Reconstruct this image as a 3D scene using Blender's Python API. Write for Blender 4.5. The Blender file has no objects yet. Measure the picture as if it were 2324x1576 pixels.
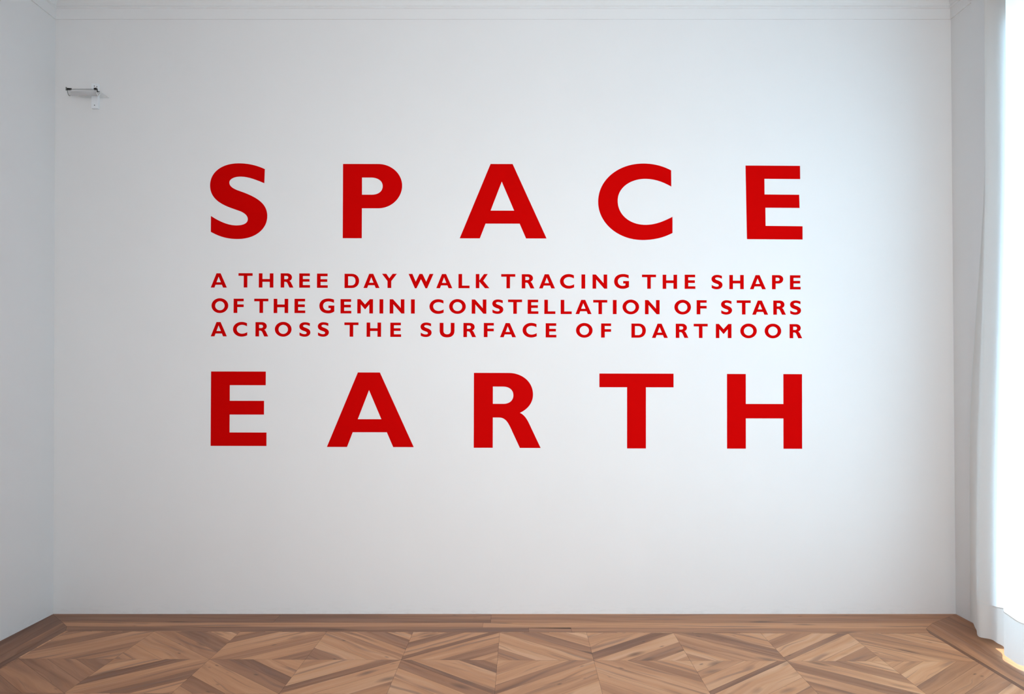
import bpy, math, random
from mathutils import Vector
from mathutils.geometry import tessellate_polygon

SC = bpy.context.scene
COL = SC.collection

# ------------------------------------------------------------------ camera
cam_data = bpy.data.cameras.new('camera')
cam_data.sensor_fit = 'HORIZONTAL'
cam_data.sensor_width = 36.0
cam_data.lens = 2000.0 * 36.0 / 2324.0          # 31 mm
cam_data.shift_y = (838.0 - 788.0) / 2324.0     # rise of the view, as a shift lens
cam_data.clip_start = 0.05
cam = bpy.data.objects.new('camera', cam_data)
COL.objects.link(cam)
cam.location = (0.0, -5.655, 1.5)
cam.rotation_euler = (math.pi / 2 + 0.012, 0.0, 0.0)
SC.camera = cam

# ------------------------------------------------------------------ light and exposure
SC.view_settings.view_transform = 'Standard'
SC.view_settings.look = 'None'
SC.view_settings.gamma = 1.0
SC.view_settings.use_curve_mapping = False
SC.view_settings.exposure = 0.0

world = bpy.data.worlds.new('overcast_sky')
world.use_nodes = True
bg = world.node_tree.nodes['Background']
bg.inputs[0].default_value = (0.80, 0.90, 1.0, 1)
bg.inputs[1].default_value = 0.6
SC.world = world

ROOM_L, ROOM_R, ROOM_F, ROOM_H = -2.939, 2.834, -6.05, 4.15
WIN = (-2.37, -0.765, 0.0, 3.50)       # tall opening in the right wall behind the curtain: y0, y1, z0, z1
ADDED_WIN = (-1.30, 1.90, 0.65, 2.95)       # opening added behind the camera to let in fill light: x0, x1, z0, z1
SURR = 0.02                           # the wall stands forward by this much round the curtained window
REVEAL = 0.42

def day_or_fill(name, sx, sy, loc, rot, energy, colour, spread=180.0):
    """Diffuse light outside an opening: day through the curtain, added fill behind the camera."""
    d = bpy.data.lights.new(name, 'AREA')
    d.shape = 'RECTANGLE'
    d.size, d.size_y = sx, sy
    d.energy = energy
    d.spread = math.radians(spread)
    d.color = colour
    o = bpy.data.objects.new(name, d)
    COL.objects.link(o)
    o.location, o.rotation_euler = loc, rot
    return o
day_or_fill('day_or_fill', 3.5, 1.6, (ROOM_R + REVEAL + 0.12, -1.57, 1.75), (0, math.radians(90), 0), 172.0, (0.44, 0.745, 1.0))
day_or_fill('day_or_fill', 3.2, 2.3, (0.30, ROOM_F - 0.35, 1.80), (math.radians(90), 0, 0), 87.0, (0.985, 0.985, 1.0), 86.0)  # added fill behind the camera, spread narrowed so the wall's corners fall off

sun_data = bpy.data.lights.new('sun', 'SUN')
sun_data.energy = 15.0
sun_data.angle = math.radians(0.6)
sun_data.color = (1.0, 0.95, 0.88)
sun = bpy.data.objects.new('sun', sun_data)
COL.objects.link(sun)
sd = Vector((-0.26, 0.10, -0.96)).normalized()       # the way the light travels
sun.rotation_euler = sd.to_track_quat('-Z', 'Y').to_euler()

# ------------------------------------------------------------------ helpers
def link(name, verts, faces, mat=None, parent=None, smooth=False, uvs=None, attrs=None):
    me = bpy.data.meshes.new(name)
    me.from_pydata(verts, [], faces)
    if uvs is not None:
        lay = me.uv_layers.new(name='UVMap')
        k = 0
        for f in uvs:
            for uv in f:
                lay.data[k].uv = uv
                k += 1
    for nm, vals in (attrs or {}).items():
        a = me.attributes.new(nm, 'FLOAT', 'FACE')
        a.data.foreach_set('value', vals)
    if smooth:
        for p in me.polygons:
            p.use_smooth = True
    me.update()
    if mat:
        me.materials.append(mat)
    o = bpy.data.objects.new(name, me)
    COL.objects.link(o)
    if parent:
        o.parent = parent
    return o

class MB:
    """Collects boxes, tubes and extruded profiles into one mesh."""
    def __init__(self):
        self.v, self.f = [], []
    def box(self, x0, x1, y0, y1, z0, z1):
        b = len(self.v)
        self.v += [(x, y, z) for z in (z0, z1) for y in (y0, y1) for x in (x0, x1)]
        self.f += [tuple(b + i for i in q) for q in ((0, 2, 3, 1), (4, 5, 7, 6), (0, 1, 5, 4), (2, 6, 7, 3), (0, 4, 6, 2), (1, 3, 7, 5))]
        return self
    def prism(self, prof, fn, t0, t1, cap=True, closed=True):
        """A closed profile [(a, b)] swept from t0 to t1; fn(t, a, b) gives a point."""
        b, n = len(self.v), len(prof)
        self.v += [fn(t, p, q) for t in (t0, t1) for p, q in prof]
        for i in range(n if closed else n - 1):
            j = (i + 1) % n
            self.f.append((b + i, b + j, b + n + j, b + n + i))
        if cap and closed:
            self.f += [tuple(b + i for i in reversed(range(n))), tuple(b + n + i for i in range(n))]
        return self
    def tube(self, p, q, r, n=16, r2=None):
        p, q = Vector(p), Vector(q)
        d = (q - p).normalized()
        u = d.orthogonal().normalized()
        w = d.cross(u)
        b = len(self.v)
        for c, rr in ((p, r), (q, r if r2 is None else r2)):
            self.v += [tuple(c + rr * (math.cos(2 * math.pi * i / n) * u + math.sin(2 * math.pi * i / n) * w)) for i in range(n)]
        for i in range(n):
            j = (i + 1) % n
            self.f.append((b + i, b + j, b + n + j, b + n + i))
        self.f += [tuple(b + i for i in reversed(range(n))), tuple(b + n + i for i in range(n))]
        return self
    def build(self, name, mat, parent=None, smooth=False):
        return link(name, self.v, self.f, mat, parent, smooth)

def bevel(o, w, seg=2):
    m = o.modifiers.new('bevel', 'BEVEL')
    m.width, m.segments, m.limit_method = w, seg, 'ANGLE'
    return o

def structure(o):
    o['kind'] = 'structure'
    return o

def tag(o, label, cat, group=None):
    o['label'], o['category'] = label, cat
    if group:
        o['group'] = group
    return o

# ------------------------------------------------------------------ materials
class NT:
    def __init__(self, name):
        self.m = bpy.data.materials.new(name)
        self.m.use_nodes = True
        self.t = self.m.node_tree
        self.bsdf = self.t.nodes['Principled BSDF']
        self.out = self.t.nodes['Material Output']
    def n(self, kind, **kw):
        nd = self.t.nodes.new(kind)
        for k, v in kw.items():
            if isinstance(v, (int, float, tuple)) and k in nd.inputs:
                nd.inputs[k].default_value = v
            else:
                setattr(nd, k, v)
        return nd
    def l(self, a, b):
        self.t.links.new(a, b)
    def math(self, op, a, b=None, clamp=False):
        nd = self.t.nodes.new('ShaderNodeMath')
        nd.operation, nd.use_clamp = op, clamp
        for i, x in enumerate((a, b)):
            if x is None:
                continue
            if isinstance(x, (int, float)):
                nd.inputs[i].default_value = x
            else:
                self.l(x, nd.inputs[i])
        return nd.outputs[0]
    def ramp(self, fac, stops, interp='LINEAR'):
        nd = self.t.nodes.new('ShaderNodeValToRGB')
        nd.color_ramp.interpolation = interp
        el = nd.color_ramp.elements
        while len(el) < len(stops):
            el.new(0.5)
        for e, (p, c) in zip(el, stops):
            e.position, e.color = p, (c[0], c[1], c[2], 1) if not isinstance(c, (int, float)) else (c, c, c, 1)
        self.l(fac, nd.inputs[0])
        return nd.outputs[0]
    def mix(self, fac, a, b, blend='MIX'):
        nd = self.t.nodes.new('ShaderNodeMix')
        nd.data_type, nd.blend_type = 'RGBA', blend
        for i, x in ((0, fac), (6, a), (7, b)):
            if isinstance(x, (int, float)):
                nd.inputs[i].default_value = x
            elif isinstance(x, tuple):
                nd.inputs[i].default_value = (*x, 1)
            else:
                self.l(x, nd.inputs[i])
        return nd.outputs[2]

def simple(name, col, rough=0.5, metal=0.0, spec=0.5):
    k = NT(name)
    k.bsdf.inputs['Base Color'].default_value = (*col, 1)
    k.bsdf.inputs['Roughness'].default_value = rough
    k.bsdf.inputs['Metallic'].default_value = metal
    k.bsdf.inputs['Specular IOR Level'].default_value = spec
    return k.m

def plaster(name, col, dirt=True):
    k = NT(name)
    tc = k.n('ShaderNodeTexCoord')
    soft = k.n('ShaderNodeTexNoise', Scale=1.7, Detail=3.0, Roughness=0.55)
    fine = k.n('ShaderNodeTexNoise', Scale=26.0, Detail=4.0, Roughness=0.6)
    for s in (soft, fine):
        k.l(tc.outputs['Object'], s.inputs['Vector'])
    h = k.math('ADD', k.math('MULTIPLY', soft.outputs[0], 1.0), k.math('MULTIPLY', fine.outputs[0], 0.07))
    bp = k.n('ShaderNodeBump', Strength=0.22, Distance=0.02)
    k.l(h, bp.inputs['Height'])
    k.l(bp.outputs[0], k.bsdf.inputs['Normal'])
    base = k.mix(k.ramp(soft.outputs[0], [(0.35, 0.0), (0.7, 1.0)]), col, tuple(c * 0.985 for c in col))
    if dirt:
        # scuffs and mop marks in the lowest few centimetres
        sep = k.n('ShaderNodeSeparateXYZ')
        k.l(tc.outputs['Object'], sep.inputs[0])
        mp = k.n('ShaderNodeMapping')
        mp.inputs['Scale'].default_value = (5.0, 5.0, 22.0)
        k.l(tc.outputs['Object'], mp.inputs[0])
        nz = k.n('ShaderNodeTexNoise', Scale=2.2, Detail=6.0, Roughness=0.7)
        k.l(mp.outputs[0], nz.inputs['Vector'])
        low = k.ramp(sep.outputs[2], [(0.0, 1.0), (0.025, 0.4), (0.09, 0.0)])
        spots = k.ramp(nz.outputs[0], [(0.5, 0.0), (0.68, 1.0)])
        fac = k.math('MULTIPLY', k.math('MULTIPLY', low, spots), 0.20)
        base = k.mix(fac, base, (0.36, 0.33, 0.30))
    k.l(base, k.bsdf.inputs['Base Color'])
    k.bsdf.inputs['Roughness'].default_value = 0.85
    k.bsdf.inputs['Specular IOR Level'].default_value = 0.2
    return k.m

def parquet(name):
    """Walnut and cherry boards: UV runs along each board, face attributes carry its tone and its streakiness."""
    k = NT(name)
    uv = k.n('ShaderNodeUVMap', uv_map='UVMap')
    tone = k.n('ShaderNodeAttribute', attribute_name='tone')
    streak = k.n('ShaderNodeAttribute', attribute_name='streak')
    def scaled(sx, sy):
        mp = k.n('ShaderNodeMapping')
        mp.inputs['Scale'].default_value = (sx, sy, 1.0)
        k.l(uv.outputs[0], mp.inputs[0])
        return mp.outputs[0]
    # slow drift that bends the grain
    bend = k.n('ShaderNodeTexNoise', Scale=1.0, Detail=2.0)
    k.l(scaled(2.0, 4.0), bend.inputs['Vector'])
    add = k.n('ShaderNodeVectorMath', operation='MULTIPLY_ADD')
    k.l(bend.outputs['Color'], add.inputs[0])
    add.inputs[1].default_value = (0.0, 0.13, 0.0)
    k.l(uv.outputs[0], add.inputs[2])
    def noise(sx, sy, detail, rough):
        mp = k.n('ShaderNodeMapping')
        mp.inputs['Scale'].default_value = (sx, sy, 1.0)
        k.l(add.outputs[0], mp.inputs[0])
        nz = k.n('ShaderNodeTexNoise', Scale=1.0, Detail=detail, Roughness=rough)
        k.l(mp.outputs[0], nz.inputs['Vector'])
        return nz.outputs[0]
    heart = noise(0.9, 9.0, 2.0, 0.5)           # bands of heartwood
    grain = noise(6.0, 170.0, 4.0, 0.6)         # fine grain
    rings = noise(1.1, 30.0, 2.0, 0.55)
    t = k.math('ADD', tone.outputs['Fac'], k.math('MULTIPLY', k.math('SUBTRACT', heart, 0.5), streak.outputs['Fac']))
    t = k.math('ADD', t, k.math('MULTIPLY', k.math('SUBTRACT', rings, 0.5), 0.22))
    t = k.math('ADD', t, k.math('MULTIPLY', k.math('SUBTRACT', grain, 0.5), 0.10), clamp=True)
    colr = k.ramp(t, [(0.0, (0.120, 0.047, 0.023)), (0.25, (0.262, 0.112, 0.056)), (0.45, (0.450, 0.200, 0.094)),
                      (0.65, (0.640, 0.305, 0.146)), (0.85, (0.760, 0.430, 0.240)), (1.0, (0.820, 0.520, 0.320))])
    # dark heartwood tongues that wander through some of the boards
    tong = k.n('ShaderNodeTexWave', Scale=1.0, Distortion=7.0, Detail=2.0)
    tong.wave_type, tong.bands_direction = 'BANDS', 'Y'
    tong.inputs['Detail Scale'].default_value = 0.9
    mpt = k.n('ShaderNodeMapping')
    mpt.inputs['Scale'].default_value = (1.3, 3.4, 1.0)
    k.l(uv.outputs[0], mpt.inputs[0])
    k.l(mpt.outputs[0], tong.inputs['Vector'])
    patch = k.n('ShaderNodeTexNoise', Scale=1.0, Detail=2.0)
    k.l(scaled(1.6, 4.5), patch.inputs['Vector'])
    where = k.math('MULTIPLY', k.ramp(tong.outputs['Fac'], [(0.72, 0.0), (0.98, 1.0)]), k.ramp(patch.outputs[0], [(0.48, 0.0), (0.60, 1.0)]))
    colr = k.mix(k.math('MULTIPLY', where, 0.55), colr, (0.205, 0.098, 0.062))
    # thin dark pitch lines
    pitch = noise(1.4, 70.0, 2.0, 0.5)
    colr = k.mix(k.math('MULTIPLY', k.ramp(pitch, [(0.30, 1.0), (0.36, 0.0)]), 0.35), colr, (0.17, 0.08, 0.048))
    # knots
    def knots(sx, sy, lo, seed, size):
        vor = k.n('ShaderNodeTexVoronoi', Scale=1.0)
        mpk = k.n('ShaderNodeMapping')
        mpk.inputs['Scale'].default_value = (sx, sy, 1.0)
        mpk.inputs['Location'].default_value = (seed, seed * 1.7, 0.0)
        k.l(add.outputs[0], mpk.inputs[0])
        k.l(mpk.outputs[0], vor.inputs['Vector'])
        sel = k.n('ShaderNodeSeparateColor')
        k.l(vor.outputs['Color'], sel.inputs[0])
        some = k.ramp(sel.outputs[0], [(lo, 0.0), (lo + 0.02, 1.0)])
        return k.math('MULTIPLY', k.ramp(vor.outputs['Distance'], [(0.0, 1.0), (0.35 * size, 0.75), (size, 0.0)]), some)
    colr = k.mix(k.math('MULTIPLY', knots(2.6, 7.0, 0.62, 0.0, 0.22), 0.70), colr, (0.090, 0.043, 0.028))
    colr = k.mix(k.math('MULTIPLY', knots(7.0, 16.0, 0.80, 4.3, 0.16), 0.75), colr, (0.060, 0.032, 0.022))
    k.l(colr, k.bsdf.inputs['Base Color'])
    k.l(k.ramp(rings, [(0.3, 0.50), (0.7, 0.38)]), k.bsdf.inputs['Roughness'])
    k.bsdf.inputs['Specular IOR Level'].default_value = 0.22
    bp = k.n('ShaderNodeBump', Strength=0.12, Distance=0.002)
    k.l(grain, bp.inputs['Height'])
    k.l(bp.outputs[0], k.bsdf.inputs['Normal'])
    return k.m

def sheer(name, trans, transl, col):
    """Thin cloth: part see-through between threads, part lit through, part reflecting."""
    k = NT(name)
    tc = k.n('ShaderNodeTexCoord')
    tp = k.n('ShaderNodeBsdfTransparent')
    tl = k.n('ShaderNodeBsdfTranslucent', Color=(*col, 1))
    df = k.n('ShaderNodeBsdfDiffuse', Color=(*col, 1))
    weave = k.n('ShaderNodeTexNoise', Scale=1.0, Detail=3.0)
    mp = k.n('ShaderNodeMapping')
    mp.inputs['Scale'].default_value = (160.0, 160.0, 14.0)
    k.l(tc.outputs['Object'], mp.inputs[0])
    k.l(mp.outputs[0], weave.inputs['Vector'])
    bp = k.n('ShaderNodeBump', Strength=0.08, Distance=0.002)
    k.l(weave.outputs[0], bp.inputs['Height'])
    k.l(bp.outputs[0], df.inputs['Normal'])
    m1 = k.n('ShaderNodeMixShader')
    m1.inputs[0].default_value = transl
    k.l(df.outputs[0], m1.inputs[1])
    k.l(tl.outputs[0], m1.inputs[2])
    m2 = k.n('ShaderNodeMixShader')
    m2.inputs[0].default_value = trans
    k.l(m1.outputs[0], m2.inputs[1])
    k.l(tp.outputs[0], m2.inputs[2])
    k.l(m2.outputs[0], k.out.inputs['Surface'])
    return k.m

def clear(name, tint, rough=0.03, shine=0.5):
    k = NT(name)
    tp = k.n('ShaderNodeBsdfTransparent', Color=(*tint, 1))
    gl = k.n('ShaderNodeBsdfGlossy', Roughness=rough)
    fr = k.n('ShaderNodeLayerWeight', Blend=0.5)
    mx = k.n('ShaderNodeMixShader')
    k.l(k.math('ADD', k.math('MULTIPLY', k.math('POWER', fr.outputs['Facing'], 4.0), shine), 0.03), mx.inputs[0])
    k.l(tp.outputs[0], mx.inputs[1])
    k.l(gl.outputs[0], mx.inputs[2])
    k.l(mx.outputs[0], k.out.inputs['Surface'])
    return k.m

def vinyl(name):
    k = NT(name)
    tc = k.n('ShaderNodeTexCoord')
    nz = k.n('ShaderNodeTexNoise', Scale=9.0, Detail=4.0, Roughness=0.6)
    k.l(tc.outputs['Object'], nz.inputs['Vector'])
    bp = k.n('ShaderNodeBump', Strength=0.15, Distance=0.01)
    k.l(nz.outputs[0], bp.inputs['Height'])
    k.l(bp.outputs[0], k.bsdf.inputs['Normal'])
    k.bsdf.inputs['Base Color'].default_value = (0.57, 0.0, 0.0, 1)
    k.bsdf.inputs['Roughness'].default_value = 0.6
    k.bsdf.inputs['Specular IOR Level'].default_value = 0.02
    return k.m

M = {
    'wall': plaster('wall_paint', (0.80, 0.795, 0.79)),
    'ceiling': plaster('ceiling_paint', (0.78, 0.775, 0.765), False),
    'cornice': plaster('cornice_paint', (0.79, 0.785, 0.78), False),
    'floor': parquet('parquet_wood'),
    'gap': simple('dark_joint', (0.035, 0.020, 0.014), 0.9),
    'curtain': sheer('sheer_cloth', 0.02, 0.58, (0.92, 0.885, 0.85)),
    'hem': sheer('doubled_cloth', 0.0, 0.16, (0.86, 0.86, 0.84)),
    'red': vinyl('red_vinyl'),
    'white_metal': simple('white_enamel', (0.82, 0.845, 0.87), 0.4),
    'dark_metal': simple('dark_metal', (0.035, 0.036, 0.038), 0.35, 0.8),
    'grey_metal': simple('grey_metal', (0.22, 0.23, 0.22), 0.4, 0.6),
    'lamp_tube': simple('lamp_tube_glass', (0.62, 0.63, 0.62), 0.2),
    'lamp_glass': clear('lamp_glass', (0.985, 0.99, 0.99), 0.03, 0.12),
    'frosted': sheer('frosted_glass', 0.62, 0.45, (0.80, 0.79, 0.79)),
    'pale_edge': simple('pale_glass_edge', (0.78, 0.79, 0.79), 0.25),
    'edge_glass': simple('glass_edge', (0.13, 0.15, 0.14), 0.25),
    'frame': simple('window_paint', (0.78, 0.78, 0.76), 0.45),
    'pane': clear('window_glass', (0.97, 0.98, 0.98)),
}

# ------------------------------------------------------------------ letter outlines (1000 = cap height) and their places on the wall in metres: letter, x, baseline z, cap height, width unit
GLYPHS = {
 'A': [[[(411,1000)],[(707,1000)],[(1164,0)],[(889,0)],[(803,198)],[(346,198)],[(270,0)],[(0,0)]],[[(562,763)],[(729,373)],[(413,373)]]],
 'P': [[[(0,1000)],[(474,1000)],[(651,1000),(795,869),(795,708)],[(795,543),(651,403),(474,403)],[(256,403)],[(256,0)],[(0,0)]],[[(256,817)],[(376,817)],[(474,817),(534,768),(534,703)],[(534,629),(474,586),(384,586)],[(256,586)]]],
 'C': [[[(979,926)],[(881,978),(760,1017),(606,1017)],[(271,1017),(0,799),(0,501)],[(0,218),(267,-11),(595,-11)],[(753,-11),(881,24),(997,84)],[(997,302)],[(866,234),(760,193),(633,193)],[(428,193),(262,325),(262,516)],[(262,689),(428,811),(633,811)],[(775,811),(888,760),(981,708)]]],
 'S': [[[(733,932)],[(626,983),(506,1009),(385,1009)],[(160,1009),(0,893),(0,712)],[(0,554),(115,472),(265,415)],[(325,393),(355,383),(400,367)],[(468,340),(508,303),(508,258)],[(508,201),(446,174),(355,174)],[(250,174),(130,224),(14,301)],[(14,87)],[(122,25),(235,-9),(370,-9)],[(603,-9),(769,119),(769,299)],[(769,442),(671,524),(513,592)],[(461,615),(415,630),(370,646)],[(295,675),(258,708),(258,750)],[(258,795),(318,830),(408,830)],[(513,830),(618,787),(727,742)]]],
 'R': [[[(0,1000)],[(463,1000)],[(646,1000),(790,882),(790,710)],[(790,606),(725,516),(615,467)],[(665,446),(702,401),(740,322)],[(893,-1)],[(616,-1)],[(516,214)],[(463,334),(426,404),(337,404)],[(254,404)],[(254,0)],[(0,0)]],[[(254,817)],[(389,817)],[(471,817),(528,774),(528,703)],[(528,628),(471,587),(396,587)],[(254,587)]]],
 'E': [[[(0,1000)],[(736,1000)],[(736,816)],[(253,816)],[(253,606)],[(715,606)],[(715,421)],[(253,421)],[(253,181)],[(750,181)],[(750,0)],[(0,0)]]],
 'T': [[[(0,1000)],[(991,1000)],[(991,817)],[(622,817)],[(622,0)],[(370,0)],[(370,817)],[(0,817)]]],
 'H': [[[(0,1000)],[(252,1000)],[(252,599)],[(755,599)],[(755,1000)],[(1005,1000)],[(1005,0)],[(755,0)],[(755,405)],[(252,405)],[(252,0)],[(0,0)]]],
 'O': [[[(0,507)],[(0,794),(262,1026),(585,1026)],[(908,1026),(1170,794),(1170,507)],[(1170,220),(908,-12),(585,-12)],[(262,-12),(0,220),(0,507)]],[[(257,500)],[(257,676),(405,818),(587,818)],[(769,818),(917,676),(917,500)],[(917,324),(769,182),(587,182)],[(405,182),(257,324),(257,500)]]],
 'F': [[[(0,1000)],[(705,1000)],[(705,818)],[(261,818)],[(261,598)],[(705,598)],[(705,412)],[(261,412)],[(261,0)],[(0,0)]]],
 'G': [[[(1028,942)],[(921,1000),(771,1028),(621,1028)],[(236,1028),(0,814),(0,503)],[(0,193),(246,-15),(621,-15)],[(792,-15),(942,43),(1049,118)],[(1049,535)],[(636,535)],[(636,358)],[(792,358)],[(792,236)],[(739,203),(675,193),(600,193)],[(385,193),(261,332),(261,514)],[(261,696),(407,824),(642,824)],[(782,824),(899,782),(1024,722)]]],
 'M': [[[(0,1000)],[(218,1000)],[(542,630)],[(878,1000)],[(1103,1000)],[(1103,0)],[(842,0)],[(842,625)],[(567,298)],[(529,298)],[(246,625)],[(246,0)],[(0,0)]]],
 'I': [[[(0,1000)],[(266,1000)],[(266,0)],[(0,0)]]],
 'N': [[[(0,1000)],[(235,1000)],[(776,391)],[(776,1000)],[(1032,1000)],[(1032,0)],[(825,0)],[(256,647)],[(256,0)],[(0,0)]]],
 'L': [[[(0,1000)],[(255,1000)],[(255,185)],[(780,185)],[(780,0)],[(0,0)]]],
 'D': [[[(0,1000)],[(487,1000)],[(818,1000),(1017,797),(1017,509)],[(1017,209),(818,0),(487,0)],[(0,0)]],[[(252,818)],[(466,818)],[(658,818),(765,701),(765,498)],[(765,306),(658,182),(466,182)],[(252,182)]]],
 'Y': [[[(0,1000)],[(310,1000)],[(514,685)],[(749,1000)],[(1049,1000)],[(653,486)],[(653,0)],[(392,0)],[(392,486)]]],
 'W': [[[(0,1000)],[(269,1000)],[(504,455)],[(761,1000)],[(974,1000)],[(1239,455)],[(1474,1000)],[(1744,1000)],[(1306,-11)],[(1188,-11)],[(872,626)],[(562,-11)],[(444,-11)]]],
 'K': [[[(0,1000)],[(252,1000)],[(252,551)],[(579,1000)],[(844,1000)],[(526,530)],[(964,0)],[(647,0)],[(252,462)],[(252,0)],[(0,0)]]],
 'U': [[[(0,1000)],[(267,1000)],[(267,445)],[(267,284),(370,194),(520,194)],[(682,194),(778,284),(778,445)],[(778,1000)],[(1041,1000)],[(1041,445)],[(1041,144),(843,-24),(520,-24)],[(198,-24),(0,144),(0,445)]]],
 'E2': [[[(0,998)],[(737,995)],[(739,815)],[(255,818)],[(257,606)],[(725,603)],[(730,424)],[(268,426)],[(270,180)],[(770,176)],[(770,-4)],[(18,0)]]],
}
BIG = {'SPACE': [('S',-1.943,2.4087,0.4798,0.4798),('P',-1.0883,2.4095,0.479,0.479),('A',-0.3362,2.4087,0.4798,0.4798),('C',0.5535,2.4036,0.4798,0.4798),('E2',1.5018,2.4034,0.4758,0.4758)],'EARTH': [('E',-1.9321,1.0749,0.4774,0.4774),('A',-1.1867,1.0681,0.4782,0.4782),('R',-0.2455,1.0628,0.4805,0.4805),('T',0.5598,1.0588,0.4802,0.4802),('H',1.3784,1.0571,0.4791,0.4791)]}
SMALL = {
 1: [('A',[('A',-1.9355,2.0914,0.0921,0.0892)]),('THREE',[('T',-1.7577,2.092,0.092,0.092),('H',-1.6267,2.0914,0.092,0.0931),('R',-1.4864,2.0914,0.092,0.092),('E',-1.3671,2.0908,0.0919,0.0927),('E',-1.2531,2.0896,0.0919,0.0926)]),('DAY',[('D',-1.076,2.0885,0.0918,0.0918),('A',-0.9544,2.0885,0.0918,0.0889),('Y',-0.8357,2.0885,0.0918,0.0918)]),('WALK',[('W',-0.6648,2.0879,0.0917,0.0917),('A',-0.4865,2.0873,0.0916,0.0887),('L',-0.3439,2.0873,0.0916,0.0916),('K',-0.2328,2.0873,0.0916,0.0916)]),('TRACING',[('T',-0.0696,2.0867,0.0915,0.0915),('R',0.0625,2.0861,0.0915,0.0915),('A',0.1736,2.0861,0.0914,0.0885),('C',0.3081,2.0855,0.0914,0.0914),('I',0.446,2.0849,0.0914,0.0914),('N',0.5174,2.0844,0.0913,0.0913),('G',0.656,2.0849,0.0913,0.0913)]),('THE',[('T',0.835,2.0838,0.0912,0.0912),('H',0.9677,2.0832,0.0912,0.0923),('E',1.1092,2.0832,0.0912,0.0919)]),('SHAPE',[('S',1.2816,2.0814,0.0911,0.092),('H',1.3962,2.0814,0.0911,0.0922),('A',1.5284,2.0808,0.091,0.0881),('P',1.6704,2.0808,0.091,0.091),('E',1.7856,2.0797,0.0909,0.0917)])],
 2: [('OF',[('O',-1.9301,1.9287,0.092,0.092),('F',-1.7881,1.9281,0.092,0.092)]),('THE',[('T',-1.656,1.9281,0.0919,0.0919),('H',-1.5309,1.9275,0.0919,0.093),('E',-1.3971,1.9275,0.0919,0.0926)]),('GEMINI',[('G',-1.2375,1.9269,0.0918,0.0918),('E',-1.1013,1.9252,0.0918,0.0925),('M',-0.9938,1.9252,0.0917,0.0917),('I',-0.8512,1.9246,0.0917,0.0917),('N',-0.7857,1.9246,0.0917,0.0917),('I',-0.6488,1.924,0.0916,0.0916)]),('CONSTELLATION',[('C',-0.5302,1.9234,0.0916,0.0916),('O',-0.4039,1.9234,0.0916,0.0916),('N',-0.259,1.9234,0.0915,0.0915),('S',-0.1269,1.9229,0.0915,0.0924),('T',-0.0258,1.9229,0.0914,0.0914),('E',0.1005,1.9223,0.0914,0.0921),('L',0.2074,1.9217,0.0914,0.0914),('L',0.3126,1.9211,0.0913,0.0913),('A',0.4079,1.9211,0.0913,0.0884),('T',0.5213,1.9205,0.0913,0.0913),('I',0.6476,1.9205,0.0912,0.0912),('O',0.7096,1.9205,0.0912,0.0912),('N',0.8539,1.9199,0.0912,0.0912)]),('OF',[('O',1.0427,1.9193,0.0911,0.0911),('F',1.1859,1.9193,0.0911,0.0911)]),('STARS',[('S',1.3426,1.9182,0.091,0.0919),('T',1.4431,1.9182,0.091,0.091),('A',1.5424,1.917,0.091,0.088),('R',1.678,1.917,0.0909,0.0909),('S',1.7856,1.917,0.0909,0.0918)])],
 3: [('ACROSS',[('A',-1.9342,1.7778,0.092,0.089),('C',-1.7916,1.7772,0.0919,0.0919),('R',-1.6473,1.7772,0.0919,0.0919),('O',-1.5228,1.7767,0.0918,0.0918),('S',-1.3657,1.7761,0.0918,0.0927),('S',-1.247,1.7761,0.0918,0.0927)]),('THE',[('T',-1.0764,1.7755,0.0917,0.0917),('H',-0.9339,1.7749,0.0917,0.0928),('E',-0.7814,1.7743,0.0916,0.0924)]),('SURFACE',[('S',-0.5873,1.7743,0.0916,0.0925),('U',-0.4646,1.7732,0.0915,0.0915),('R',-0.3121,1.7726,0.0915,0.0915),('F',-0.1812,1.7726,0.0914,0.0914),('A',-0.0772,1.772,0.0914,0.0885),('C',0.0677,1.7714,0.0914,0.0914),('E',0.2161,1.7708,0.0913,0.092)]),('OF',[('O',0.4107,1.7702,0.0912,0.0912),('F',0.5719,1.7696,0.0912,0.0912)]),('DARTMOOR',[('D',0.7666,1.7691,0.0911,0.0911),('A',0.8981,1.7679,0.0911,0.0882),('R',1.0512,1.7679,0.0911,0.0911),('T',1.1663,1.7673,0.091,0.091),('M',1.3088,1.7667,0.091,0.091),('O',1.4654,1.7667,0.0909,0.0909),('O',1.622,1.7661,0.0909,0.0909),('R',1.7821,1.7656,0.0908,0.0908)])]}
# ------------------------------------------------------------------ the room
def lean(z):                                  # both side walls lean very slightly
    return -0.0024 * (z - 1.9)
TH = 0.45
# the written wall
structure(MB().box(ROOM_L - TH, ROOM_R + TH, 0.0, 0.3, -0.1, ROOM_H).build('wall_back', M['wall']))
x0, x1, z0, z1 = ADDED_WIN
mb = MB()
for a, c in ((ROOM_L - TH, x0), (x1, ROOM_R + TH)):
    mb.box(a, c, ROOM_F - 0.3, ROOM_F, -0.1, ROOM_H)
mb.box(x0, x1, ROOM_F - 0.3, ROOM_F, -0.1, z0)
mb.box(x0, x1, ROOM_F - 0.3, ROOM_F, z1, ROOM_H)
structure(mb.build('wall_front', M['wall']))
v = []
for z in (-0.1, ROOM_H):
    v += [(ROOM_L + lean(z), 0.0, z), (ROOM_L + lean(z), ROOM_F, z), (ROOM_L - TH, ROOM_F, z), (ROOM_L - TH, 0.0, z)]
structure(link('wall_left', v, [(0, 1, 5, 4), (1, 2, 6, 5), (2, 3, 7, 6), (3, 0, 4, 7), (3, 2, 1, 0), (4, 5, 6, 7)], M['wall']))
structure(MB().box(ROOM_L - TH, ROOM_R + TH, ROOM_F, 0.0, ROOM_H, ROOM_H + 0.2).build('ceiling', M['ceiling']))

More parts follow.
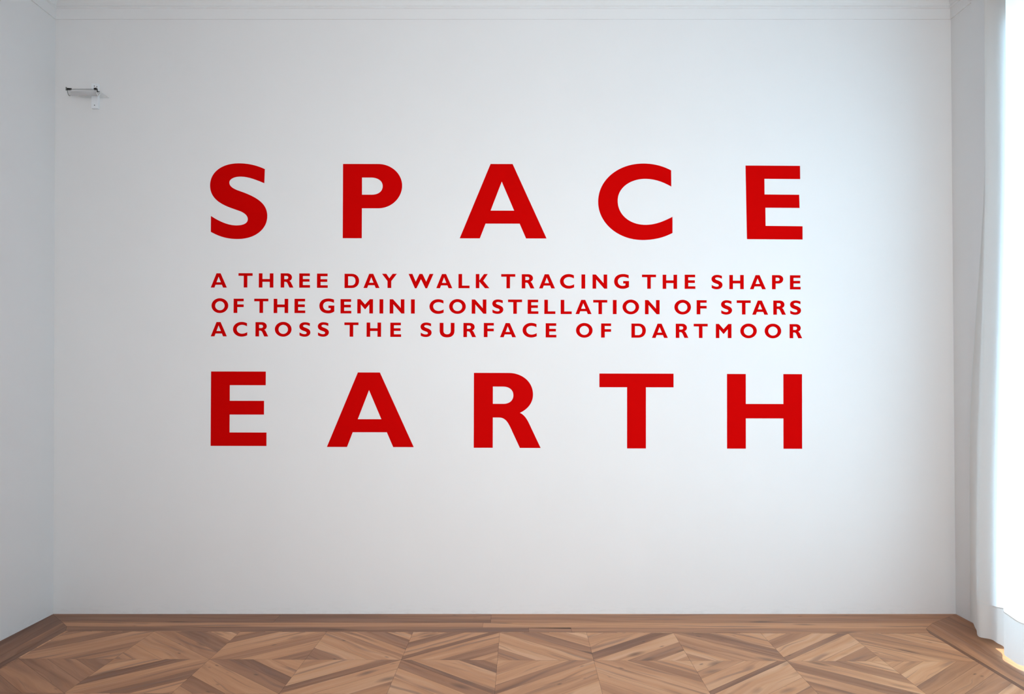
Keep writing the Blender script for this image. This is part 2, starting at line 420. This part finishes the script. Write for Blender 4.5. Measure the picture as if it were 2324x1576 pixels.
# right wall: a plain strip at the corner, then a face that stands 2 cm forward with two tall openings
mb = MB()
SY = -0.29
mb.box(ROOM_R, ROOM_R + TH, SY, 0.0, -0.1, ROOM_H)
fx = ROOM_R - SURR
y0, y1, z0, z1 = WIN
mb.box(fx, ROOM_R + TH, y1, SY, -0.1, ROOM_H)
mb.box(fx, ROOM_R + TH, ROOM_F, y0, -0.1, ROOM_H)
mb.box(fx, ROOM_R + TH, y0, y1, z1, ROOM_H)
mb.box(fx, ROOM_R + TH, y0, y1, -0.1, -0.012)
wr = structure(mb.build('wall_right', M['wall']))
for p in wr.data.vertices:
    if p.co.x < ROOM_R + 0.1:
        p.co.x += lean(p.co.z)

# cornice: a flat fascia with a small bead under a cove
PROF = [(0.0, 3.823), (0.007, 3.823), (0.007, 3.889), (0.013, 3.892), (0.017, 3.898), (0.014, 3.905), (0.009, 3.909),
        (0.016, 3.925), (0.03, 3.945), (0.06, 3.985), (0.11, 4.03), (0.18, 4.07), (0.25, 4.09), (0.25, ROOM_H), (0.0, ROOM_H)]
def cornice(name, fn, runs):
    mb = MB()
    for a, b, off in runs:
        mb.prism([(p + off, q) for p, q in PROF] if off == 0 else [(0.0, PROF[0][1])] + [(p + off, q) for p, q in PROF[1:-1]] + [(0.0, ROOM_H)], fn, a, b)
    return structure(mb.build(name, M['cornice']))
cornice('trim_1', lambda t, p, q: (t, -p, q), [(ROOM_L - 0.02, ROOM_R + 0.02, 0)])
cornice('trim_2', lambda t, p, q: (ROOM_L + lean(q) + p, t, q - 0.0008), [(0.0, ROOM_F, 0)])
cornice('trim_3', lambda t, p, q: (ROOM_R + lean(q) - p, t, q - 0.0008), [(0.0, SY + 0.001, 0), (SY, ROOM_F, SURR)])

# windows (outside the picture, one behind the curtain, one added to carry fill light)
def casement(name, a0, a1, z0, z1, fn):
    """Two-leaf window; fn(a, d, z) places a point a along the wall and d through it."""
    s, mb, pb = 0.07, MB(), MB()
    am = (a0 + a1) / 2
    def bx(m, a, b, d0, d1, c, d):
        p, q = fn(a, d0, c), fn(b, d1, d)
        m.box(min(p[0], q[0]), max(p[0], q[0]), min(p[1], q[1]), max(p[1], q[1]), c, d)
    for a, b in ((a0, a0 + s), (am - s, am + s), (a1 - s, a1)):
        bx(mb, a, b, 0, 0.06, z0, z1)
    for z in (z0, z0 + 0.85, z1 - s):
        for a, b in ((a0 + s, am - s), (am + s, a1 - s)):
            bx(mb, a, b, 0.005, 0.055, z, z + s)
    for a, b in ((a0 + s, am - s), (am + s, a1 - s)):
        for c, d in ((z0 + s, z0 + 0.85), (z0 + 0.85 + s, z1 - s)):
            bx(pb, a, b, 0.028, 0.034, c, d)
    w = structure(mb.build(name, M['frame']))
    pb.build('window_pane', M['pane'], w)
casement('window_1', *WIN, lambda a, d, z: (ROOM_R + 0.33 + d, a, z))
casement('added_window', *ADDED_WIN, lambda a, d, z: (a, ROOM_F - 0.2 - d, z))  # added window behind the camera, there for the fill light

# ------------------------------------------------------------------ parquet floor
def clip(poly, nx, ny, c):
    """Keeps the side nx*x + ny*y <= c of a convex polygon."""
    out = []
    for i, p in enumerate(poly):
        q = poly[(i + 1) % len(poly)]
        a, b = nx * p[0] + ny * p[1] - c, nx * q[0] + ny * q[1] - c
        if a <= 0:
            out.append(p)
        if (a < 0 < b) or (b < 0 < a):
            t = a / (a - b)
            out.append((p[0] + t * (q[0] - p[0]), p[1] + t * (q[1] - p[1])))
    return out
def area(p):
    return 0.5 * sum(p[i][0] * p[(i + 1) % len(p)][1] - p[(i + 1) % len(p)][0] * p[i][1] for i in range(len(p)))
def inset(poly, g):
    if area(poly) < 0:
        poly = poly[::-1]
    res = list(poly)
    for i, p in enumerate(poly):
        q = poly[(i + 1) % len(poly)]
        dx, dy = q[0] - p[0], q[1] - p[1]
        L = math.hypot(dx, dy)
        if L < 1e-6:
            continue
        nx, ny = dy / L, -dx / L
        res = clip(res, nx, ny, nx * p[0] + ny * p[1] - g)
        if len(res) < 3:
            return []
    return res

FV, FF, FU, FT, FS = [], [], [], [], []
rnd = random.Random(11)
def board(poly, direction, tone, streak, gap=0.0005):
    poly = inset(poly, gap)
    if len(poly) < 3 or abs(area(poly)) < 2e-5:
        return
    ox, oy = rnd.uniform(0, 60), rnd.uniform(0, 60)
    c, s = math.cos(direction), math.sin(direction)
    b = len(FV)
    FV.extend((x, y, 0.0) for x, y in poly)
    FF.append(tuple(range(b, b + len(poly))))
    FU.append([(x * c + y * s + ox, -x * s + y * c + oy) for x, y in poly])
    FT.append(tone)
    FS.append(streak)

T = 0.5145
O = (-0.073, -0.413)
TH_F = math.radians(-0.55)
ca, sa = math.cos(TH_F), math.sin(TH_F)
def node(a, b):
    """Panel grid: a panels to the right, b panels away from the written wall."""
    return (O[0] + T * (a * ca + b * sa), O[1] + T * (a * sa - b * ca))
BL, BR = -2.663, 2.468
X0, X1 = ROOM_L - 0.01, ROOM_R + 0.01
BACK = (O[0] * 0 - 0.405, math.tan(TH_F))                      # back border edge: y = BACK[0] + BACK[1] * x
def by(x, y0):                                                 # a line parallel to the panels' back edge
    return y0 + math.tan(TH_F) * x
# boards of the panels in view, from the diagonal to the corner on either side: (width, tone)
PANELS = {
 (-5, 0): ([(.25, .58), (.3, .33), (.25, .55), (.2, .38)], [(.35, .55), (.3, .42), (.35, .5)]),
 (-4, 0): ([(.25, .5), (.4, .34), (.25, .68), (.1, .48)], [(.5, .58), (.3, .64), (.2, .56)]),
 (-3, 0): ([(.3, .62), (.25, .66), (.25, .36), (.2, .6)], [(.3, .44), (.35, .62), (.2, .40), (.15, .33)]),
 (-2, 0): ([(.15, .5), (.2, .58), (.35, .33), (.2, .68), (.1, .38)], [(.35, .63), (.25, .71), (.25, .37), (.15, .33)]),
 (-1, 0): ([(.12, .28), (.28, .62), (.2, .36), (.2, .60), (.2, .70)], [(.4, .62), (.3, .36), (.3, .66)]),
 (0, 0): ([(.2, .5), (.25, .34), (.3, .62), (.25, .70)], [(.35, .64), (.25, .68), (.25, .42), (.15, .6)]),
 (1, 0): ([(.25, .32), (.3, .60), (.25, .64), (.2, .68)], [(.35, .68), (.3, .44), (.2, .70), (.15, .58)]),
 (2, 0): ([(.15, .42), (.25, .32), (.35, .64), (.25, .68)], [(.4, .55), (.15, .5), (.2, .74), (.25, .46)]),
 (3, 0): ([(.12, .28), (.3, .68), (.28, .40), (.3, .68)], [(.35, .70), (.15, .66), (.3, .42), (.2, .68)]),
 (4, 0): ([(.25, .54), (.3, .64), (.25, .58), (.2, .48)], [(.3, .44), (.4, .62), (.3, .5)]),
 (-5, 1): ([(.3, .34), (.3, .45), (.4, .36)], [(.4, .44), (.3, .36), (.3, .5)]),
 (-4, 1): ([(.2, .58), (.25, .26), (.35, .62), (.2, .5)], [(.3, .55), (.3, .34), (.4, .58)]),
 (-3, 1): ([(.25, .38), (.2, .30), (.2, .62), (.35, .64)], [(.5, .62), (.3, .34), (.2, .6)]),
 (-2, 1): ([(.2, .34), (.3, .74), (.2, .70), (.3, .60)], [(.3, .62), (.35, .70), (.35, .58)]),
 (-1, 1): ([(.1, .28), (.5, .62), (.25, .28), (.15, .6)], [(.25, .44), (.3, .66), (.45, .6)]),
 (0, 1): ([(.25, .38), (.3, .70), (.45, .61)], [(.3, .64), (.3, .58), (.4, .68)]),
 (1, 1): ([(.35, .62), (.2, .40), (.25, .64), (.2, .70)], [(.3, .65), (.3, .70), (.4, .6)]),
 (2, 1): ([(.1, .25), (.35, .68), (.2, .47), (.35, .70)], [(.5, .68), (.25, .64), (.25, .5)]),
 (3, 1): ([(.3, .62), (.3, .40), (.25, .66), (.15, .70)], [(.3, .36), (.3, .60), (.4, .48)]),
 (4, 1): ([(.25, .38), (.35, .68), (.2, .55), (.2, .62)], [(.3, .45), (.3, .40), (.4, .62)]),
}
for j in range(-1, 15):
    for i in range(-7, 7):
        ctr = node(i + .5, j + .5)
        # the corners that share the star nodes (i + j even)
        if (i + j) % 2 == 0:
            s0, s1, c0, c1 = node(i, j), node(i + 1, j + 1), node(i + 1, j), node(i, j + 1)
        else:
            s0, s1, c0, c1 = node(i + 1, j), node(i, j + 1), node(i, j), node(i + 1, j + 1)
        ux, uy = s1[0] - s0[0], s1[1] - s0[1]
        L = math.hypot(ux, uy)
        ux, uy = ux / L, uy / L
        for side, cc in ((1, c0), (-1, c1)):
            nx, ny = cc[0] - ctr[0], cc[1] - ctr[1]
            D = math.hypot(nx, ny)
            nx, ny = nx / D, ny / D
            tri = [s0, s1, cc]
            if (i, j) in PANELS:
                spec = PANELS[(i, j)][0 if side == 1 else 1]
            else:
                spec = [(rnd.uniform(0.75, 1.35), rnd.choice((0.34, 0.42, 0.50, 0.58, 0.64, 0.70))) for _ in range(rnd.choice((3, 3, 4)))]
            tot, n = sum(w for w, _ in spec), len(spec)
            cuts = [0.0]
            for w, _ in spec:
                cuts.append(cuts[-1] + w / tot * D)
            for k in range(n):
                base = nx * ctr[0] + ny * ctr[1]
                p = clip(tri, -nx, -ny, -(base + cuts[k]))
                p = clip(p, nx, ny, base + cuts[k + 1])
                p = clip(p, -1, 0, -BL) if p else p
                p = clip(p, 1, 0, BR) if p else p
                p = clip(p, -math.tan(TH_F), 1, BACK[0]) if p else p
                p = clip(p, 0, -1, -ROOM_F) if p else p
                tone = spec[k][1]
                if len(p) >= 3:
                    # boards whose strip is split lengthways in dark heartwood and pale sapwood
                    board(p, math.atan2(uy, ux), tone + rnd.uniform(-0.02, 0.02), rnd.choice((0.25, 0.35, 0.5, 0.75)))

# border: wide board, narrow board and a dark fillet along the written wall, then the two sides, mitred
LB = (ROOM_L - 0.008, -2.775, -2.705, BL)
RB = (ROOM_R + 0.012, 2.590, 2.492, BR)
yb = (0.006, -0.203, -0.309, -0.350, BACK[0])
def rowy(k, x):
    return by(x, yb[k]) if k >= 2 else yb[k] + (0.3 if k else 0) * math.tan(TH_F) * x
cutL, cutR = (LB[0], LB[1], LB[2], LB[2], BL), (RB[0], RB[1], RB[2], RB[2], BR)
def strip(k, xa, xb, tone, streak, gap=0.0005, back_l=0.0, back_r=0.0, m=1):
    """A length of back border row k between xa and xb; None means mitred at that end."""
    xl0, xl1 = (cutL[k], cutL[k + m]) if xa is None else (xa, xa)
    xr0, xr1 = (cutR[k], cutR[k + m]) if xb is None else (xb, xb)
    board([(xl0, rowy(k, xl0) - back_l), (xr0, rowy(k, xr0) - back_r), (xr1, rowy(k + m, xr1)), (xl1, rowy(k + m, xl1))], 0.0, tone, streak, gap)
strip(0, None, -1.475, 0.24, 0.55)
strip(0, -1.475, -0.132, 0.28, 0.55)
strip(0, -0.132, None, 0.42, 0.35)
strip(1, None, -0.178, 0.52, 0.25)
strip(1, -0.178, None, 0.60, 0.25)
strip(2, None, 0.10, 0.26, 0.5, m=2)
strip(2, 0.10, 0.356, 0.36, 0.4, back_l=0.002, back_r=0.017, m=2)
strip(2, 0.356, None, 0.44, 0.5, m=2)
for B_, cut, tones in ((LB, cutL, (0.22, 0.30, 0.18)), (RB, cutR, (0.34, 0.44, 0.22))):
    far = (rowy(0, B_[0]), rowy(1, B_[1]), rowy(2, B_[2]), rowy(4, B_[3]))
    for k in range(3):
        board([(B_[k], far[k]), (B_[k + 1], far[k + 1]), (B_[k + 1], ROOM_F), (B_[k], ROOM_F)], math.pi / 2, tones[k], 0.6)
fl = link('floor', FV, FF, M['floor'], None, False, FU, {'tone': FT, 'streak': FS})
# the bed under the boards shows as dark joints
me = fl.data
me.materials.append(M['gap'])
bm_v = [v.co[:] for v in me.vertices]
bed = link('floor', [(X0 - .4, ROOM_F - .1, -0.003), (X1 + .4, ROOM_F - .1, -0.003), (X1 + .4, 0.1, -0.003), (X0 - .4, 0.1, -0.003),
                     (X0 - .4, ROOM_F - .1, -0.09), (X1 + .4, ROOM_F - .1, -0.09), (X1 + .4, 0.1, -0.09), (X0 - .4, 0.1, -0.09)],
           [(0, 1, 2, 3), (7, 6, 5, 4), (0, 4, 5, 1), (1, 5, 6, 2), (2, 6, 7, 3), (3, 7, 4, 0)], M['gap'])
# one mesh: boards and bed together
import bmesh
bm = bmesh.new()
bm.from_mesh(me)
n0 = len(bm.faces)
bm.from_mesh(bed.data)
bm.faces.ensure_lookup_table()
for f in list(bm.faces)[n0:]:
    f.material_index = 1
bm.to_mesh(me)
bm.free()
bpy.data.objects.remove(bed)
structure(fl)

# ------------------------------------------------------------------ lettering on the wall
def flatten(path, steps):
    pts = []
    for seg in path:
        if len(seg) == 1:
            pts.append(tuple(seg[0]))
        else:
            a = pts[-1]
            for s in range(1, steps + 1):
                t = s / steps
                u = 1 - t
                pts.append(tuple(u**3 * a[i] + 3 * u * u * t * seg[0][i] + 3 * u * t * t * seg[1][i] + t**3 * seg[2][i] for i in (0, 1)))
    if math.hypot(pts[0][0] - pts[-1][0], pts[0][1] - pts[-1][1]) < 2:
        pts.pop()
    return pts
THICK = 0.0007
def glyph_mesh(ch, steps):
    """A letter cut from thin film: 1 unit = its cap height, lying against the wall at y = 0."""
    loops = [[(x / 1000.0, y / 1000.0) for x, y in flatten(p, steps)] for p in GLYPHS[ch]]
    flat = [p for l in loops for p in l]
    tris = tessellate_polygon([[Vector((x, y, 0)) for x, y in l] for l in loops])
    n = len(flat)
    v = [(x, -1.0, y) for x, y in flat] + [(x, 0.0, y) for x, y in flat]
    f = []
    for a, b, c in tris:
        (ax, ay), (bx, b_y), (cx, cy) = flat[a], flat[b], flat[c]
        if (bx - ax) * (cy - ay) - (b_y - ay) * (cx - ax) < 0:
            b, c = c, b
        f += [(a, b, c), (n + a, n + c, n + b)]
    s = 0
    for l in loops:
        k = len(l)
        sg = 1 if area(l) > 0 else -1
        hole = l is not loops[0]
        for i in range(k):
            j = (i + 1) % k
            q = (s + i, n + s + i, n + s + j, s + j)
            f.append(q if (sg > 0) != hole else q[::-1])
        s += k
    me = bpy.data.meshes.new('letter_' + ch[0].lower())
    me.from_pydata(v, [], f)
    me.update()
    me.materials.append(M['red'])
    return me
def put(me, x, z, cap, w):
    o = bpy.data.objects.new('letter', me)
    COL.objects.link(o)
    o.location = (x, 0.0, z)
    o.scale = (w, THICK, cap)
    o.rotation_euler = (0, math.radians(0.12), 0)
    return o
ORD = ('first', 'second', 'third', 'fourth', 'fifth', 'sixth', 'seventh', 'eighth', 'ninth', 'tenth', 'eleventh', 'twelfth', 'thirteenth')
for word, row in BIG.items():
    for k, (ch, x, z, cap, w) in enumerate(row):
        o = put(glyph_mesh(ch, 24), x, z, cap, w)
        tag(o, 'huge red capital %s on white wall, %s letter of the big word %s' % (ch[0], ORD[k], word), 'letter',
            'huge red letters of the word ' + word)
cache = {}
LINE = {1: 'top', 2: 'middle', 3: 'bottom'}
for r, words in SMALL.items():
    seen = {}
    for wi, (word, row) in enumerate(words):
        names = [w for w, _ in words]
        seen[word] = seen.get(word, 0) + 1
        which = '' if names.count(word) == 1 else ('first ' if seen[word] == 1 else 'last ')
        for k, (ch, x, z, cap, w) in enumerate(row):
            if ch not in cache:
                cache[ch] = glyph_mesh(ch, 12)
            o = put(cache[ch], x, z, cap, w)
            if len(word) == 1:
                lab = 'small red capital %s standing alone at the start of the %s small line' % (ch, LINE[r])
            else:
                lab = 'small red capital %s, %s letter of %s%s, %s line of small text' % (ch, ORD[k], which, word, LINE[r])
            tag(o, lab, 'letter', 'small red letters of the %s line' % LINE[r])

# ------------------------------------------------------------------ sheer curtain
# plan of the cloth (x, y) at the hem and near the top; its leading edge swings out towards the corner lower down
LOW = [(2.790, -0.275), (2.745, -0.42), (2.690, -0.55), (2.712, -0.67), (2.690, -0.81), (2.632, -0.945), (2.634, -1.09), (2.69, -1.24),
       (2.64, -1.40), (2.70, -1.56), (2.64, -1.72), (2.70, -1.88), (2.64, -2.04), (2.70, -2.20), (2.65, -2.36), (2.70, -2.52), (2.68, -2.66)]
TOP = [(2.803, -0.455), (2.777, -0.52), (2.722, -0.615), (2.757, -0.71), (2.744, -0.83), (2.660, -0.93), (2.690, -1.08), (2.722, -1.22),
       (2.662, -1.36), (2.722, -1.52), (2.662, -1.68), (2.722, -1.84), (2.662, -2.00), (2.722, -2.16), (2.672, -2.32), (2.722, -2.48), (2.702, -2.62)]
def catmull(P, u):
    n = len(P) - 1
    i = min(int(u), n - 1)
    t = u - i
    p = [Vector(P[max(0, min(n, i + k))]) for k in (-1, 0, 1, 2)]
    return 0.5 * (2 * p[1] + (p[2] - p[0]) * t + (2 * p[0] - 5 * p[1] + 4 * p[2] - p[3]) * t * t + (3 * p[1] - p[0] - 3 * p[2] + p[3]) * t**3)
def sstep(a, b, x):
    t = max(0.0, min(1.0, (x - a) / (b - a)))
    return t * t * (3 - 2 * t)
def cloth(u, z):
    lo, hi = catmull(LOW, u), catmull(TOP, u)
    k = sstep(0.3, 2.9, z)
    if u < 2:
        k = k * (u / 2) + (1 - u / 2) * sstep(1.0, 3.0, z)
    p = lo.lerp(hi, k)
    p.x += 0.003 * math.sin(5.0 * u + 0.6 * z) * sstep(0.0, 1.0, u)
    return p
NU = 16 * 16
HEM_Z, BOT_Z, TOP_Z = 0.215, 0.028, 3.84
def hemz(u):
    return HEM_Z + 0.012 * math.sin(1.7 * u) + 0.006 * u
def botz(u):
    return BOT_Z + 0.006 * math.sin(1.9 * u + 0.6) + 0.002 * math.sin(5.1 * u)
def sheet(name, z0, z1, rows, mat, parent, off=0.0, umax=16.0):
    v, f = [], []
    for j in range(rows + 1):
        for i in range(NU + 1):
            u = umax * i / NU
            a, b = z0(u), z1(u)
            z = a + (b - a) * j / rows
            p = cloth(u, z)
            q = cloth(min(16.0, u + 0.03), z) - cloth(max(0.0, u - 0.03), z)
            n = Vector((q.y, -q.x)).normalized()
            v.append((p.x + n.x * off, p.y + n.y * off, z))
    for j in range(rows):
        for i in range(NU):
            a = j * (NU + 1) + i
            f.append((a, a + 1, a + NU + 2, a + NU + 1))
    return link(name, v, f, mat, parent, True)
cur = bpy.data.objects.new('curtain', None)
COL.objects.link(cur)
tag(cur, 'white sheer floor length curtain hanging by the bright window, with doubled bottom hem', 'curtain')
sheet('cloth_panel', lambda u: hemz(u), lambda u: TOP_Z, 60, M['curtain'], cur)
h = sheet('hem', botz, hemz, 8, M['hem'], cur)
h['label'] = 'greyer doubled hem along the bottom of the curtain'
# stitched fold where the hem is turned up, and the narrow turned side edge
sheet('hem_seam', lambda u: hemz(u) - 0.004, lambda u: hemz(u) + 0.003, 2, M['hem'], cur, 0.002)
sheet('side_hem', botz, lambda u: TOP_Z, 60, M['hem'], cur, 0.0015, 0.16)
rail = MB().box(2.68, 2.72, -2.75, -0.50, TOP_Z, TOP_Z + 0.03)
for y in (-0.55, -1.6, -2.7):
    rail.box(2.69, ROOM_R - SURR + 0.01, y - 0.012, y + 0.012, TOP_Z + 0.006, TOP_Z + 0.024)
tag(bevel(rail.build('curtain_rail', M['white_metal']), 0.003), 'white curtain rail on wall brackets above the sheer curtain', 'curtain rail')

# ------------------------------------------------------------------ wall lamp, upper corner of the wall
lamp = bpy.data.objects.new('wall_lamp', None)
COL.objects.link(lamp)
lamp.location = (-2.676, 0.0, 3.24)
tag(lamp, 'small halogen wall lamp with white backplate and clear glass shade, high near the corner', 'wall lamp')
def L(mb, name, mat, parent=lamp, smooth=False):
    mb.v = [(x + 2.676, y, z - 3.24) for x, y, z in mb.v]
    return mb.build(name, mat, parent, smooth)
cx0, cx1 = -2.697, -2.655
mb = MB().box(cx0, cx1, -0.028, 0.0, 3.24, 3.40)
ch = bevel(L(mb, 'backplate', M['white_metal']), 0.0015)
for x, z in ((-2.677, 3.382), (-2.675, 3.259), (-2.661, 3.377)):
    mb = MB().tube((x, -0.0275, z), (x, -0.0300, z), 0.0028, 12)
    mb.v = [(a + 2.676, b, c - 3.24) for a, b, c in mb.v]
    mb.build('screw', M['dark_metal'], ch)
GX0, GX1 = -2.776, -2.595
def part(mb, name, mat, parent=lamp, smooth=False):
    mb.v = [(x + 2.676, y, z - 3.2445) for x, y, z in mb.v]
    return mb.build(name, mat, parent, smooth)
# flat clear plate from the wall to the front edge, rounded at its rear corner
PL = [(GX0, -0.172), (GX1, -0.172), (GX1, -0.001), (GX0 + 0.03, -0.001), (GX0 + 0.012, -0.006), (GX0 + 0.003, -0.018), (GX0, -0.034)]
plate = part(MB().prism(PL, lambda t, p, q: (p, q, t), 3.3175, 3.3215), 'glass_plate', M['lamp_glass'])
for (x0, y0), (x1, y1), m in ((PL[0], PL[1], 'edge_glass'), (PL[1], PL[2], 'pale_edge'), (PL[2], PL[3], 'pale_edge'), (PL[6], PL[0], 'pale_edge')):
    part(MB().tube((x0, y0 + 0.001, 3.3195), (x1, y1 + (-0.002 if y1 > -0.01 else 0.001), 3.3195), 0.0016, 8), 'plate_edge', M[m], plate)
# half-round frosted trough under the front edge, with the tube inside
TR = [(-0.150 - 0.024 * math.cos(a), 3.314 - 0.028 * math.sin(a)) for a in (math.pi * i / 14 for i in range(15))]
tro = part(MB().prism(TR + [(y * 0.94 - 0.009, 3.314 + (z - 3.314) * 0.92) for y, z in TR[::-1]], lambda t, p, q: (t, p, q), GX0, GX1, cap=False), 'trough', M['frosted'], lamp, True)
for x, m in ((GX0, 'edge_glass'), (GX1, 'pale_edge')):
    mb = MB()
    for i in range(9 if x == GX0 else 12):
        mb.tube((x, *TR[i]), (x, *TR[i + 1]), 0.0020, 8)
    part(mb, 'trough_edge', M[m], tro)
end = part(MB().prism(TR, lambda t, p, q: (t, p, q), GX1 - 0.002, GX1 - 0.0045), 'end_plate', M['frosted'], tro)
tb = part(MB().tube((-2.752, -0.150, 3.306), (-2.62, -0.150, 3.306), 0.0040, 16), 'lamp_tube', M['lamp_tube'], lamp, True)
for a in (-2.766, -2.620):
    part(MB().tube((a, -0.150, 3.306), (a + 0.018, -0.150, 3.306), 0.0065, 16), 'lamp_holder', M['grey_metal'], tb)
part(MB().tube((-2.735, -0.156, 3.307), (-2.655, -0.156, 3.307), 0.0010, 8), 'filament_support', M['dark_metal'], tb)
mb = MB().box(GX0 - 0.002, GX0 + 0.016, -0.180, -0.160, 3.315, 3.325).tube((GX0 + 0.014, -0.168, 3.322), (GX0 + 0.022, -0.168, 3.323), 0.0055, 12)
bevel(part(mb, 'clip', M['dark_metal']), 0.001)
part(MB().tube((GX0 - 0.008, -0.172, 3.312), (GX0 - 0.008, -0.172, 3.332), 0.0045, 12), 'thumb_screw', M['grey_metal'])
mb = MB().box(GX1 - 0.014, GX1 + 0.002, -0.180, -0.160, 3.315, 3.326).tube((GX1 - 0.004, -0.172, 3.325), (GX1 + 0.006, -0.172, 3.304), 0.0035, 12).tube((GX1 + 0.002, -0.174, 3.303), (GX1 + 0.020, -0.174, 3.303), 0.0022, 10)
bevel(part(mb, 'clip', M['dark_metal']), 0.001)
